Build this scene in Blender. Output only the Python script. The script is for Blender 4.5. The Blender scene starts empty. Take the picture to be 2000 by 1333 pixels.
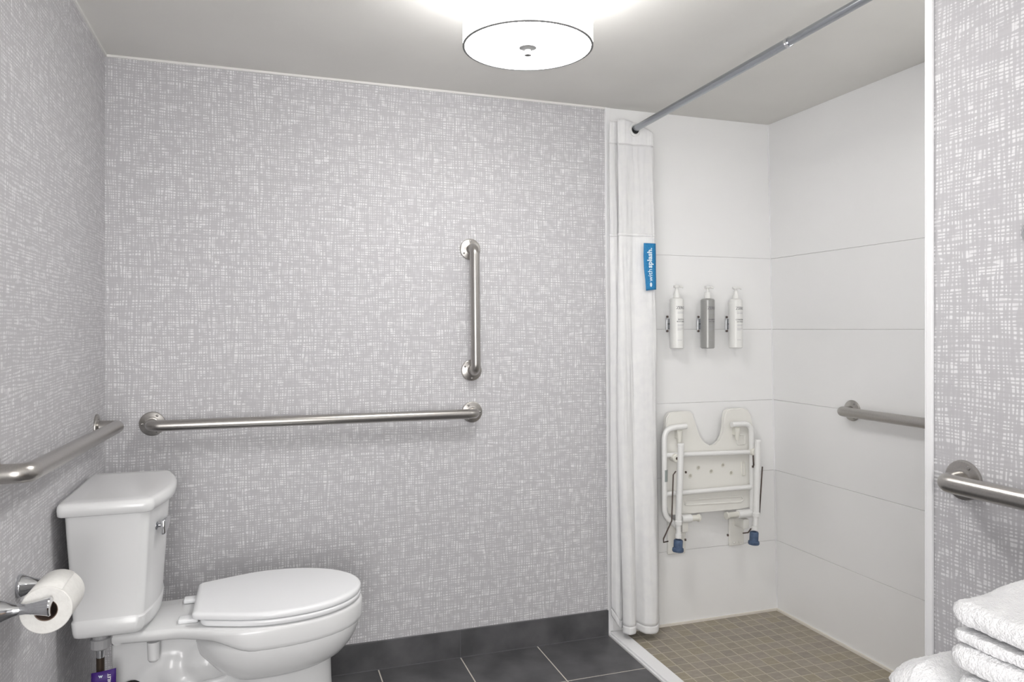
import bpy, bmesh, math, random
from math import sin, cos, pi, sqrt
from mathutils import Vector, Matrix, noise
random.seed(4)
C = bpy.context.scene.collection
scene = bpy.context.scene

# ------------------------------------------------------------------ camera
FPX, PX0, HY = 1443.0, 1000.0, 643.0
YAW = math.atan(490 / FPX)
CAM = Vector((0.4676, -2.6261, 1.2013))
cd = bpy.data.cameras.new('camera'); cam = bpy.data.objects.new('camera', cd); C.objects.link(cam)
cam.location = CAM; cam.rotation_euler = (pi / 2, 0, -YAW)
cd.sensor_width = 36; cd.lens = FPX / 2000 * 36; cd.shift_y = -(666.5 - HY) / 2000; cd.clip_start = .03
scene.camera = cam
scene.view_settings.view_transform = 'Standard'; scene.view_settings.look = 'None'
scene.view_settings.gamma = 1; scene.view_settings.use_curve_mapping = False
scene.view_settings.exposure = 0.98
# ------------------------------------------------------------------ light of the room plus added fill lights out of view
W = bpy.data.worlds.new('world'); scene.world = W; W.use_nodes = True
W.node_tree.nodes['Background'].inputs[0].default_value = (.95, .96, 1, 1)
W.node_tree.nodes['Background'].inputs[1].default_value = 0.4
K = dict(side=4.8, bottom=14.5, bulb=1.0, door=3.5, fill=22.5, shower=1.5, bounce=0.5)  # door, fill, shower and bounce drive the added fill lights
LAMP_SIDE, LAMP_BOTTOM, LAMP_BULB = K['side'], K['bottom'], K['bulb']
def area(name, loc, target, size, sizey, power, col=(1, 1, 1)):
    l = bpy.data.lights.new(name, 'AREA'); l.shape = 'RECTANGLE'; l.size = size; l.size_y = sizey
    l.energy = power; l.color = col
    o = bpy.data.objects.new(name, l); C.objects.link(o); o.location = loc
    o.rotation_euler = (Vector(target) - Vector(loc)).to_track_quat('-Z', 'Y').to_euler()
    return o
area('rear_fill', (0.8, -4.3, 1.0), (1.15, 0, .8), 1.5, 1.8, K['door'], (1, .985, .97))  # added fill behind the camera; no doorway is built there
area('side_fill', (0.14, -3.0, .95), (1.7, -.7, .6), 1.0, 1.5, K['fill'], (1, .985, .97))
area('shower_fill', (2.16, -1.30, 2.052), (2.16, -1.30, 0), .16, .16, K['shower'], (1, .985, .96))  # added fill to brighten the shower, not a known lamp
area('ceiling_bounce', (0.75, -2.35, 1.55), (.95, -1.7, 2.07), .5, .5, K['bounce'])

# ------------------------------------------------------------------ pixel -> point on a plane
fw = Vector((sin(YAW), cos(YAW), 0)); rt = Vector((cos(YAW), -sin(YAW), 0)); up = Vector((0, 0, 1))
def on_plane(px, py, ax, val):
    r = fw + rt * ((px - PX0) / FPX) + up * ((HY - py) / FPX)
    return CAM + r * ((val - CAM[ax]) / r[ax])
def wb(px, py, y): return on_plane(px, py, 1, y)

# ------------------------------------------------------------------ materials
def mat(name, col, rough=.5, metal=0, **k):
    m = bpy.data.materials.new(name); m.use_nodes = True
    b = m.node_tree.nodes['Principled BSDF']
    b.inputs['Base Color'].default_value = (*col, 1); b.inputs['Roughness'].default_value = rough
    b.inputs['Metallic'].default_value = metal
    for kk, v in k.items(): b.inputs[kk.replace('_', ' ')].default_value = v
    return m
def nodes(m): return m.node_tree.nodes, m.node_tree.links, m.node_tree.nodes['Principled BSDF']
def srgb(*c): return tuple(((x / 255 + .055) / 1.055) ** 2.4 if x > 10 else x / 255 / 12.92 for x in c)
def math_node(N, L, op, a, b=None):
    n = N.new('ShaderNodeMath'); n.operation = op
    for i, v in enumerate((a, b)):
        if v is None: continue
        if isinstance(v, (int, float)): n.inputs[i].default_value = v
        else: L.new(v, n.inputs[i])
    return n.outputs[0]
def noisy(m, c1, c2, scale, coord=None, bump=0, bscale=None, mapscale=(1, 1, 1), detail=4, ramp=(.35, .65), dist=.001):
    N, L, b = nodes(m)
    t = N.new('ShaderNodeTexCoord'); mp = N.new('ShaderNodeMapping'); mp.inputs['Scale'].default_value = mapscale
    L.new(t.outputs[coord or 'Object'], mp.inputs[0])
    n = N.new('ShaderNodeTexNoise'); n.inputs['Scale'].default_value = scale; n.inputs['Detail'].default_value = detail
    L.new(mp.outputs[0], n.inputs['Vector'])
    r = N.new('ShaderNodeValToRGB'); r.color_ramp.elements[0].position = ramp[0]; r.color_ramp.elements[1].position = ramp[1]
    r.color_ramp.elements[0].color = (*c1, 1); r.color_ramp.elements[1].color = (*c2, 1)
    L.new(n.outputs[0], r.inputs[0]); L.new(r.outputs[0], b.inputs['Base Color'])
    if bump:
        n2 = N.new('ShaderNodeTexNoise'); n2.inputs['Scale'].default_value = bscale or scale; n2.inputs['Detail'].default_value = 3
        L.new(mp.outputs[0], n2.inputs['Vector'])
        bm_ = N.new('ShaderNodeBump'); bm_.inputs['Strength'].default_value = bump; bm_.inputs['Distance'].default_value = dist
        L.new(n2.outputs[0], bm_.inputs['Height']); L.new(bm_.outputs[0], b.inputs['Normal'])
    return m
def wallpaper(name, ax):
    """grey paper printed with a pale cross-hatched weave: short strokes across and short strokes up"""
    m = mat(name, (.5, .5, .5), .62); N, L, b = nodes(m)
    t = N.new('ShaderNodeTexCoord'); s = N.new('ShaderNodeSeparateXYZ'); L.new(t.outputs['Object'], s.inputs[0])
    U = s.outputs[ax]; Z = s.outputs[2]
    def nz(fu, fz, seed, detail=1.0, wob=0):
        c = N.new('ShaderNodeCombineXYZ')
        L.new(math_node(N, L, 'MULTIPLY', U, fu), c.inputs[0]); L.new(math_node(N, L, 'MULTIPLY', Z, fz), c.inputs[1])
        c.inputs[2].default_value = seed
        n = N.new('ShaderNodeTexNoise'); n.inputs['Scale'].default_value = 1; n.inputs['Detail'].default_value = detail
        L.new(c.outputs[0], n.inputs['Vector']); return n.outputs[0]
    def step(v, a, bb):
        r = N.new('ShaderNodeMapRange'); r.interpolation_type = 'SMOOTHSTEP'
        r.inputs['From Min'].default_value = a; r.inputs['From Max'].default_value = bb
        L.new(v, r.inputs[0]); return r.outputs[0]
    # yarn-like stripes: wave of fixed pitch, wobbling slightly, broken by stretched noise
    def stripes(A, pitch, wob, brk):
        ph = math_node(N, L, 'ADD', math_node(N, L, 'MULTIPLY', A, 2 * pi / pitch), math_node(N, L, 'MULTIPLY', wob, 16.0))
        w = math_node(N, L, 'SINE', ph)
        return step(math_node(N, L, 'ADD', w, math_node(N, L, 'MULTIPLY', math_node(N, L, 'SUBTRACT', brk, .5), 5.5)), -.25, .75)
    v1 = stripes(U, .0088, nz(42, 5, 1.3), nz(70, 30, 4.1))
    h1 = stripes(Z, .0080, nz(5, 42, 7.3), nz(30, 70, 9.2))
    big = step(nz(30, 30, 12.7, 2), .28, .62)
    a = math_node(N, L, 'MULTIPLY', v1, h1)
    lone = math_node(N, L, 'MULTIPLY', math_node(N, L, 'ADD', v1, h1), .09)
    f = math_node(N, L, 'ADD', math_node(N, L, 'MULTIPLY', a, math_node(N, L, 'ADD', math_node(N, L, 'MULTIPLY', big, .5), .5)), lone)
    f.node.use_clamp = True
    mx = N.new('ShaderNodeMix'); mx.data_type = 'RGBA'
    mx.inputs['A'].default_value = (*WP_DARK, 1); mx.inputs['B'].default_value = (*WP_LIGHT, 1)
    L.new(f, mx.inputs['Factor']); L.new(mx.outputs['Result'], b.inputs['Base Color'])
    bp = N.new('ShaderNodeBump'); bp.inputs['Strength'].default_value = .25; bp.inputs['Distance'].default_value = .0006
    L.new(f, bp.inputs['Height']); L.new(bp.outputs[0], b.inputs['Normal'])
    return m
WP_DARK, WP_LIGHT = (.505, .498, .515), (.78, .775, .787)
M = {}
M['paper_x'] = wallpaper('woven_print_wallpaper', 0)
M['paper_y'] = wallpaper('woven_print_wallpaper_side', 1)
M['ceiling'] = noisy(mat('ceiling_paint', (.6, .6, .58), .75), (.755, .745, .715), (.785, .775, .745), 3, bump=.15, bscale=160)
M['bead'] = mat('white_paint_bead', (.82, .81, .79), .5)
M['trim'] = mat('white_trim', (.90, .90, .91), .3)
M['panel'] = noisy(mat('shower_panel', (.78, .78, .77), .28), (.87, .87, .87), (.89, .89, .89), 2.5, bump=.04, bscale=12)
M['panel_joint'] = mat('panel_joint', (.86, .86, .85), .6)
M['caulk'] = mat('caulk', (.78, .74, .67), .5)
M['slate'] = noisy(mat('slate_floor_tile', (.07, .07, .075), .38), (.072, .072, .076), (.122, .121, .127), 9, bump=.12, bscale=60, detail=7, coord='Object')
M['grout'] = mat('floor_grout', (.62, .58, .52), .9)
M['grout_dark'] = mat('baseboard_grout', (.13, .13, .14), .9)
M['mosaic_grout'] = mat('mosaic_grout', (.52, .47, .39), .9)
M['mosaics'] = [noisy(mat('mosaic_tile', c, .5), tuple(x * 1.2 for x in c), tuple(x * 1.42 for x in c), 40, bump=.05)
                for c in [(.235, .208, .165), (.25, .222, .175), (.225, .2, .165), (.25, .222, .185), (.245, .215, .16), (.238, .21, .175)]]
M['ceramic'] = mat('white_ceramic', (.79, .795, .80), .24, Coat_Weight=.25, Coat_Roughness=.12)
M['seat'] = mat('white_seat_plastic', (.90, .91, .925), .25)
M['steel'] = noisy(mat('brushed_steel', (.45, .43, .41), .30, 1), (.43, .415, .395), (.47, .45, .43), 300, bump=.02)
M['screw'] = mat('screw_steel', (.35, .34, .33), .3, 1)
M['chrome'] = mat('chrome', (.62, .63, .65), .08, 1)
M['rod'] = mat('rod_steel', (.40, .42, .45), .22, 1)
M['rod_dark'] = mat('rod_end_rubber', (.06, .06, .055), .6)
M['cloth'] = noisy(mat('curtain_cloth', (.8, .8, .8), .85), (.78, .78, .79), (.82, .82, .82), 30, bump=.35, bscale=420, dist=.0006)
M['sheer'] = noisy(mat('curtain_sheer', (.82, .82, .82), .8), (.72, .72, .73), (.75, .75, .75), 30, bump=.2, bscale=300, dist=.0005)
M['eyelet'] = mat('eyelet_plastic', (.80, .80, .79), .4)
M['blue'] = noisy(mat('blue_tag', (.02, .2, .45), .7), srgb(30, 118, 172), srgb(40, 135, 190), 200)
M['tagprint'] = mat('tag_print_white', (.75, .85, .92), .6)
M['navy'] = mat('tag_edge', srgb(30, 75, 120), .7)
M['white_plastic'] = mat('white_plastic', (.82, .81, .77), .35)
M['white_metal'] = mat('white_powder_coat', (.84, .84, .83), .3)
M['ivory'] = mat('ivory_plastic', (.78, .77, .71), .4)
M['rubber_blue'] = noisy(mat('blue_rubber', (.1, .17, .3), .6), srgb(66, 84, 112), srgb(84, 104, 134), 60)
M['gap_dark'] = mat('seat_gap_dark', srgb(45, 55, 75), .6)  # dark tone for the shade in the toilet seat gaps
M['drain'] = mat('drain_shade', (.50, .48, .42), .6)  # darker tone painting shade into the drain holes
M['wire'] = mat('dark_wire', (.11, .085, .075), .4, .6)
M['label_grey'] = mat('grey_label_print', (.30, .34, .33), .6)
M['bottle_white'] = mat('bottle_white', (.84, .84, .82), .3)
M['bottle_grey'] = mat('bottle_silver_grey', (.37, .37, .36), .3, .25)
M['ink'] = mat('bottle_print_ink', (.17, .17, .18), .6)
M['ink_soft'] = mat('bottle_print_pale', (.42, .42, .46), .6)
M['paper'] = noisy(mat('tissue', (.86, .85, .82), .95), (.84, .83, .80), (.88, .87, .84), 120, bump=.5, bscale=260)
M['card'] = mat('cardboard', (.20, .14, .11), .9)
M['towel'] = noisy(mat('terry_towel', (.8, .8, .81), .95), (.72, .72, .735), (.78, .78, .79), 70, bump=.9, bscale=520, dist=.002)
M['counter'] = noisy(mat('counter_stone', (.55, .54, .52), .3), (.45, .44, .42), (.6, .59, .57), 40)
M['wood'] = noisy(mat('vanity_wood', (.2, .15, .11), .5), (.17, .12, .09), (.25, .19, .14), 6, mapscale=(1, 1, 14))
M['braid'] = mat('braided_hose', (.05, .035, .025), .5, .5)
M['nut'] = mat('grey_plastic_nut', (.36, .36, .37), .5)
M['purple'] = mat('purple_tag', srgb(58, 20, 112), .5)
M['purple_dark'] = mat('purple_tag_edge', srgb(30, 15, 60), .5)
M['black'] = mat('opening_black', (.008, .008, .008), .7)  # black tone for the shade inside the eyelet and base openings
def emis(name, col, s):
    m = mat(name, (.9, .9, .9), .8); b = m.node_tree.nodes['Principled BSDF']
    b.inputs['Emission Color'].default_value = (*col, 1); b.inputs['Emission Strength'].default_value = s; return m
M['shade'] = emis('lit_fabric_shade', (1, .99, .975), LAMP_SIDE)
M['diffuser'] = emis('lit_diffuser', (1, .99, .975), LAMP_BOTTOM)
M['shade_rim'] = mat('shade_rim', (.2, .2, .2), .6)
M['added_bar_lit'] = emis('added_bar_glow', (1, .98, .95), 5)  # glow of the added bar light

# ------------------------------------------------------------------ object helpers
ORG = {}
def link(o, parent=None, origin=None):
    C.objects.link(o)
    if parent is not None:
        o.parent = parent; ORG[o.name] = ORG[parent.name].copy()
    else:
        ORG[o.name] = Vector(origin or (0, 0, 0)); o.location = ORG[o.name]
    return o
def obj(name, bm, m, parent=None, origin=None, smooth=False, label=None, angle=None):
    """bm is in world coordinates"""
    me = bpy.data.meshes.new(name)
    org = ORG[parent.name] if parent is not None else Vector(origin or (0, 0, 0))
    bmesh.ops.translate(bm, verts=bm.verts, vec=-org)
    bmesh.ops.recalc_face_normals(bm, faces=bm.faces)
    if smooth:
        for f in bm.faces: f.smooth = True
        if angle:
            for e in bm.edges:
                if len(e.link_faces) == 2 and e.calc_face_angle(0) > math.radians(angle): e.smooth = False
    bm.to_mesh(me); bm.free()
    me.materials.append(m)
    o = bpy.data.objects.new(name, me); link(o, parent, org)
    if label: o['label'] = label
    return o
def thing(name, label, cat, loc, group=None):
    o = bpy.data.objects.new(name, None); o.empty_display_size = .05; link(o, None, loc)
    return tag(o, label, cat, group)
def tag(o, label, cat, group=None):
    o['label'] = label; o['category'] = cat
    if group: o['group'] = group
    return o
def struct(o): o['kind'] = 'structure'; return o
def setting(name, loc=(0, 0, 0)):
    o = bpy.data.objects.new(name, None); link(o, None, loc); return struct(o)
def box(bm, x0, x1, y0, y1, z0, z1, lean=0, zr=0):
    vs = [bm.verts.new((x + lean * (z - zr), y, z)) for x in (x0, x1) for y in (y0, y1) for z in (z0, z1)]
    for f in ((0, 1, 3, 2), (4, 6, 7, 5), (0, 4, 5, 1), (2, 3, 7, 6), (0, 2, 6, 4), (1, 5, 7, 3)):
        bm.faces.new([vs[i] for i in f])
    return bm
def bbox(*a, bev=.002, seg=2, **k):
    bm = bmesh.new(); box(bm, *a, **k)
    bmesh.ops.bevel(bm, geom=list(bm.edges), offset=bev, segments=seg, affect='EDGES', profile=.5)
    return bm
def nb(): return bmesh.new()
def frame(t, ref=None):
    t = t.normalized(); r = ref or (Vector((0, 0, 1)) if abs(t.z) < .9 else Vector((1, 0, 0)))
    a = t.cross(r).normalized(); b = t.cross(a).normalized(); return a, b
def tube(bm, pts, rad, n=16, cap=True, closed=False, flat=1.0):
    pts = [Vector(p) for p in pts]; rings = []
    if not hasattr(rad, '__len__'): rad = [rad] * len(pts)
    a = None
    for i, p in enumerate(pts):
        t = (pts[min(i + 1, len(pts) - 1)] - pts[max(i - 1, 0)])
        t.normalize()
        if a is None: a, b = frame(t)
        else:
            a = (a - t * a.dot(t)).normalized(); b = t.cross(a)
        rings.append([bm.verts.new(p + (a * cos(2 * pi * k / n) + b * sin(2 * pi * k / n) * flat) * rad[i]) for k in range(n)])
    for r0, r1 in zip(rings, rings[1:]):
        for k in range(n): bm.faces.new((r0[k], r0[(k + 1) % n], r1[(k + 1) % n], r1[k]))
    if cap: bm.faces.new(rings[0][::-1]); bm.faces.new(rings[-1])
    return bm
def bend(pts, r, n=8):
    """polyline with its inner corners rounded"""
    pts = [Vector(p) for p in pts]; out = [pts[0]]
    for i in range(1, len(pts) - 1):
        a, p, b = pts[i - 1], pts[i], pts[i + 1]
        d0, d1 = (a - p), (b - p); rr = min(r, d0.length * .49, d1.length * .49)
        s, e = p + d0.normalized() * rr, p + d1.normalized() * rr
        for k in range(n + 1):
            t = k / n; out.append(s * (1 - t) ** 2 + p * 2 * t * (1 - t) + e * t * t)
    out.append(pts[-1]); return out
def lathe(bm, prof, c, axis=(0, 0, 1), n=32):
    """prof: list of (radius, height along axis)"""
    c = Vector(c); t = Vector(axis).normalized(); a, b = frame(t); rings = []
    for r, h in prof:
        if r < 1e-6: rings.append([bm.verts.new(c + t * h)])
        else: rings.append([bm.verts.new(c + t * h + (a * cos(2 * pi * k / n) + b * sin(2 * pi * k / n)) * r) for k in range(n)])
    for r0, r1 in zip(rings, rings[1:]):
        for k in range(n):
            q = [r0[k % len(r0)], r0[(k + 1) % len(r0)], r1[(k + 1) % len(r1)], r1[k % len(r1)]]
            q = list(dict.fromkeys(q))
            if len(q) > 2: bm.faces.new(q)
    return bm
def loft(bm, rings, cap0=True, cap1=True):
    R = [[bm.verts.new(p) for p in r] for r in rings]; n = len(R[0])
    for r0, r1 in zip(R, R[1:]):
        for k in range(n): bm.faces.new((r0[k], r0[(k + 1) % n], r1[(k + 1) % n], r1[k]))
    if cap0 == 'strip':
        for i in range(n // 2 - 1): bm.faces.new((R[0][n - 1 - i], R[0][n - 2 - i], R[0][i + 1], R[0][i]))
    elif cap0: bm.faces.new(R[0][::-1])
    if cap1 == 'strip':
        for i in range(n // 2 - 1): bm.faces.new((R[-1][i], R[-1][i + 1], R[-1][n - 2 - i], R[-1][n - 1 - i]))
    elif cap1: bm.faces.new(R[-1])
    return bm
def prism(bm, poly, y0, y1):
    """poly in (x, z)"""
    return loft(bm, [[(x, y0, z) for x, z in poly], [(x, y1, z) for x, z in poly]])
def copy_tree(o, parent=None):
    c = o.copy(); C.objects.link(c); ORG[c.name] = ORG[o.name]
    if parent is not None: c.parent = parent
    for ch in list(o.children): copy_tree(ch, c)
    return c
def text_bm(body, size, extrude=.0002, bold=0.0, spacing=1.0):
    cu = bpy.data.curves.new('t', 'FONT'); cu.body = body; cu.size = size; cu.extrude = extrude; cu.offset = bold
    cu.align_x = 'CENTER'; cu.align_y = 'CENTER'; cu.space_character = spacing; cu.resolution_u = 2
    o = bpy.data.objects.new('t', cu); C.objects.link(o)
    bpy.context.view_layer.update()
    me = bpy.data.meshes.new_from_object(o.evaluated_get(bpy.context.evaluated_depsgraph_get()))
    bm = bmesh.new(); bm.from_mesh(me)
    bpy.data.objects.remove(o); bpy.data.curves.remove(cu); bpy.data.meshes.remove(me)
    return bm

# ------------------------------------------------------------------ room shell
H = 2.07
YF = -4.4                        # wall behind the camera
XP = 1.76                         # face of the partition beside the shower
YP = -1.467                       # where the partition ends at the shower opening
LEAN = -.0225                     # the shower's side wall is a little out of plumb
XS = 2.556
struct(obj('wall_left', box(nb(), -.1, 0, YF - .1, .1, 0, H), M['paper_y']))
bm = nb(); vs = []
struct(obj('wall_back', box(nb(), 0, 1.757, 0, .1, 0, H, lean=-.0075), M['paper_x']))
struct(obj('wall_right', box(nb(), XP, 1.90, YF, YP, 0, H), M['paper_y']))
struct(obj('wall_front', box(nb(), 0, 2.7, YF - .1, YF, 0, H), M['paper_x']))
struct(obj('ceiling', box(nb(), -.1, 2.75, YF - .1, .1, H, H + .1), M['ceiling']))
# shower surround: backing plus the big horizontal panels of each wall
rows = [0, .3, .6, .9, 1.2, 1.5, H]
wsb = struct(obj('wall_shower_back', box(nb(), 1.757, 2.7, .004, .1, 0, H), M['panel_joint']))
for z0, z1 in zip(rows, rows[1:]):
    g = .0005
    bm = nb(); v = []
    xa = lambda z: 1.757 - .0075 * z; xb = lambda z: XS + LEAN * z
    z0_, z1_ = z0 + (g if z0 else 0), z1 - (g if z1 < H else 0)
    v = [bm.verts.new(p) for p in ((xa(z0_), 0, z0_), (xb(z0_), 0, z0_), (xb(z1_), 0, z1_), (xa(z1_), 0, z1_),
                                   (xa(z0_), .004, z0_), (xb(z0_), .004, z0_), (xb(z1_), .004, z1_), (xa(z1_), .004, z1_))]
    for f in ((0, 1, 2, 3), (4, 7, 6, 5), (0, 4, 5, 1), (1, 5, 6, 2), (2, 6, 7, 3), (3, 7, 4, 0)): bm.faces.new([v[i] for i in f])
    bmesh.ops.bevel(bm, geom=[e for e in bm.edges if all(abs(q.co.y) < 1e-5 for q in e.verts)], offset=.0006, segments=1, affect='EDGES')
    obj('panel', bm, M['panel'], wsb)
wss = struct(obj('wall_shower_side', box(nb(), XS + .004, XS + .1, YP - .1, 0, 0, H, lean=LEAN), M['panel_joint']))
for z0, z1 in zip(rows, rows[1:]):
    z0_, z1_ = z0 + (.0005 if z0 else 0), z1 - (.0005 if z1 < H else 0)
    bm = box(nb(), XS, XS + .004, YP - .1, -.0005, z0_, z1_, lean=LEAN)
    bmesh.ops.bevel(bm, geom=[e for e in bm.edges if all(abs(q.co.x - (XS + LEAN * q.co.z)) < 1e-4 for q in e.verts)], offset=.0006, segments=1, affect='EDGES')
    obj('panel', bm, M['panel'], wss)
struct(obj('wall_shower_front', box(nb(), 1.90, 2.7, YP - .1, YP, 0, H), M['panel']))
# corner bead of sealant and trims
struct(obj('trim_1', box(nb(), 0, 1.745, -.005, 0, H - .0075, H), M['bead']))
struct(obj('trim_2', box(nb(), 0, .006, YF, -.005, H - .0075, H), M['bead']))
struct(obj('trim_3', bbox(1.7585, 1.767, -.006, -.0001, .0, H - .0002, bev=.0015, lean=-.0078), M['trim']))
struct(obj('trim_4', bbox(1.7675, 1.781, -.003, -.0001, .013, H - .0002, bev=.001, lean=-.0078), M['trim']))
struct(obj('trim_5', bbox(1.7565, XP - .0001, -1.4685, YP + .004, 0, H, bev=.001), M['trim']))
struct(obj('trim_6', bbox(1.7535, XP - .0001, -1.4830, -1.4690, 0, H, bev=.0015), M['trim']))
struct(obj('trim_7', box(nb(), 1.822, XS, -.007, -.0001, 0, .009), M['caulk']))
struct(obj('trim_8', box(nb(), XS - .008, XS - .0001, YP, -.007, 0, .009), M['caulk']))
struct(obj('trim_9', box(nb(), XS - .003, XS - .0001, -.0035, -.0001, .009, H, lean=LEAN, zr=0), M['trim']))

# main floor: grout bed with 30 cm slate tiles
floor = struct(obj('floor', box(nb(), -.1, 2.75, YF - .1, .1, -.12, -.0007), M['grout']))
TX, TY = .2990, .2915
xs = [1.756 - TX * i for i in range(0, 7)]
ys = [-.009 - TY * i for i in range(0, 16)]
gg = .0019
for j in range(len(ys) - 1):
    for i in range(len(xs) - 1):
        x1, x0, y1, y0 = xs[i], max(xs[i + 1], .0), ys[j], max(ys[j + 1], YF)
        if x1 - x0 < .03 or y1 - y0 < .03: continue
        cx, cy = (x0 + x1) / 2, (y0 + y1) / 2
        bm = bbox(x0 + gg, x1 - (gg if i else 0), y0 + gg, y1 - (gg if j else 0), -.004, 0, bev=.0008, seg=1)
        o = obj('tile', bm, M['slate'], floor)
# dark tile baseboards
def baseboard(name, segs, depth, axis):
    b = setting(name)
    for a, c in segs:
        if axis == 0: bm = bbox(a + .0012, c - .0012, -depth, -.0003, .0005, .0995, bev=.0012)
        elif axis == 1: bm = bbox(.0003, depth, a + .0012, c - .0012, .0005, .0995, bev=.0012)
        else: bm = bbox(XP - depth, XP - .0003, a + .0012, c - .0012, .0005, .0995, bev=.0012)
        obj('tile', bm, M['slate'], b)
        if axis == 0:
            obj('grout_joint', box(nb(), c - .0012, c + .0012, -depth + .0012, -.0003, .0005, .098), M['grout_dark'], b)
    if axis == 0: obj('grout_line', box(nb(), .01, 1.754, -depth - .0022, -depth + .001, .0, .0016), M['grout_dark'], b)
    return b
baseboard('baseboard_back', [(.0, .555), (.555, 1.158), (1.158, 1.7545)], .009, 0)
baseboard('baseboard_left', [(-.6 * k - .61, -.6 * k - .01) for k in range(7)], .009, 1)
baseboard('baseboard_right', [(-1.49 - .6 * k - .6, -1.49 - .6 * k) for k in range(4)], .009, 2)
# threshold strip of the shower
th = setting('threshold')
obj('curb', bbox(1.766, 1.818, YP - .0, -.0065, 0, .0125, bev=.002), M['trim'], th)
obj('curb_lip', bbox(1.7565, 1.765, YP - .0, -.0065, 0, .0075, bev=.001), M['trim'], th)
# shower floor of small square mosaic tiles
P = .0521
pan = setting('shower_floor')
obj('grout_bed', box(nb(), 1.8185, XS - .0085, YP, -.0075, -.0028, .0001), M['mosaic_grout'], pan)
meshes = []
for m in M['mosaics']:
    me = bpy.data.meshes.new('mosaic_tile'); bm = bbox(-.0245, .0245, -.0245, .0245, -.002, .0006, bev=.0008, seg=1)
    bmesh.ops.recalc_face_normals(bm, faces=bm.faces); bm.to_mesh(me); bm.free(); me.materials.append(m); meshes.append(me)
x_edges = []; x = XS - .0085
rest = nb(); nt = 0
ncol = int((XS - .0085 - 1.8185) / P)
for j in range(28):
    for i in range(ncol + 1):
        cx = XS - .0085 - P * (i + .5) + .0012; cy = -.0075 - P * (j + .5) + .0012
        x0 = max(cx - .0245, 1.8195); x1 = cx + .0245; y0 = max(cy - .0245, YP + .001)
        if x1 - x0 < .008 or cy + .0245 - y0 < .008: continue
        if j >= 20:
            box(rest, x0, x1, y0, cy + .0245, -.002, .0006); continue
        o = bpy.data.objects.new('mosaic_tile', random.choice(meshes)); link(o, pan)
        w = (x1 - x0) / .049
        o.location = ((x0 + x1) / 2, cy, random.uniform(-.0002, .0002)); o.scale = (w, 1, 1); nt += 1
r = obj('mosaic_tiles_beyond', rest, M['mosaics'][0], pan); r['kind'] = 'stuff'
struct(pan)

# ------------------------------------------------------------------ grab bars
def grab_bar(label, a, b, nrm, off=.062, r=.0175, tilt=0):
    """bar between wall points a and b; nrm points into the room"""
    a, b, nrm = Vector(a), Vector(b), Vector(nrm)
    t = thing('grab_bar', label, 'grab bar', (a + b) / 2, 'steel grab bars')
    bm = nb()
    pts = bend([a + nrm * .003, a + nrm * off, b + nrm * off, b + nrm * .003], .052, 12)
    tube(bm, pts, r, 24)
    obj('bar', bm, M['steel'], t, smooth=True, angle=50)
    u = (b - a).normalized(); w = nrm.cross(u)
    for c, s in ((a, 1), (b, -1)):
        fl = obj('flange', lathe(nb(), [(0, 0.0003), (.0385, .0003), (.0390, .003), (.0378, .0062), (.0345, .0078), (.024, .0082), (.0205, .0100), (.0190, .0105), (0, .0105)], c, nrm, 40), M['steel'], t, smooth=True, angle=35)
        for k in range(3):
            an = 2 * pi * k / 3 + pi * (0 if s > 0 else 1) + pi + tilt
            p = c + (u * cos(an) + w * sin(an)) * .0295
            obj('screw', lathe(nb(), [(0, .0075), (.0042, .0078), (.0036, .0100), (.0015, .0112), (0, .0112)], p, nrm, 12), M['screw'], fl, smooth=True, angle=40)
    return t
BW = lambda px, py: on_plane(px, py, 1, 0)
grab_bar('long horizontal steel grab bar on the back wall above the toilet', BW(297.6, 828), BW(921.5, 805), (0, -1, 0))
grab_bar('short vertical steel grab bar on the back wall', BW(920.5, 723.5), BW(918, 487.5), (0, -1, 0))
grab_bar('steel grab bar on the left wall above the toilet tank', (0, -1.045, .935), (0, -.135, .908), (1, 0, 0), off=.060, r=.0185)
xs9 = XS + LEAN * .9
grab_bar('steel grab bar on the white side wall inside the shower', (xs9, -.448, .90), (xs9, -1.36, .90), (-1, 0, 0))
grab_bar('steel grab bar on the papered wall at the right above the towels', (XP, -1.551, .908), (XP, -2.161, .908), (-1, 0, 0), off=.058)
# chrome fitting cut by the frame's edge
t = thing('wall_fitting', 'round chrome wall fitting cut off at the right edge of the photo', 'wall fitting', (XP, -1.694, 1.372))
obj('rosette', lathe(nb(), [(0, .0003), (.026, .0003), (.0265, .004), (.024, .008), (.018, .010), (0, .0105)], (XP, -1.694, 1.372), (-1, 0, 0), 32), M['chrome'], t, smooth=True, angle=50)
obj('post', lathe(nb(), [(.012, .010), (.010, .016), (.010, .022), (0, .023)], (XP, -1.694, 1.372), (-1, 0, 0), 24), M['chrome'], t, smooth=True, angle=50)

# ------------------------------------------------------------------ ceiling lamp
LC = Vector((1.092, -.909, 0)); LZ = 1.897; LR = .1605
t = thing('ceiling_lamp', 'white drum ceiling lamp, lit, hanging above the middle of the floor', 'ceiling lamp', (LC.x, LC.y, H - .0005))
n = 64
bm = nb()
lathe(bm, [(LR, LZ), (LR, H - .025), (LR - .0015, H - .025), (LR - .0015, LZ + .001)], (LC.x, LC.y, 0), n=n)
obj('shade', bm, M['shade'], t, smooth=True, angle=40)
obj('diffuser', lathe(nb(), [(0, LZ + .003), (LR - .004, LZ + .003), (LR - .004, LZ + .0045), (0, LZ + .0045)], (LC.x, LC.y, 0), n=n), M['diffuser'], t)
obj('rim', lathe(nb(), [(LR + .0006, LZ - .0005), (LR + .0006, LZ + .0022), (LR - .0045, LZ + .0022), (LR - .0045, LZ - .0005), (LR + .0006, LZ - .0005)], (LC.x, LC.y, 0), n=n), M['shade_rim'], t, smooth=True, angle=40)
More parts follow.
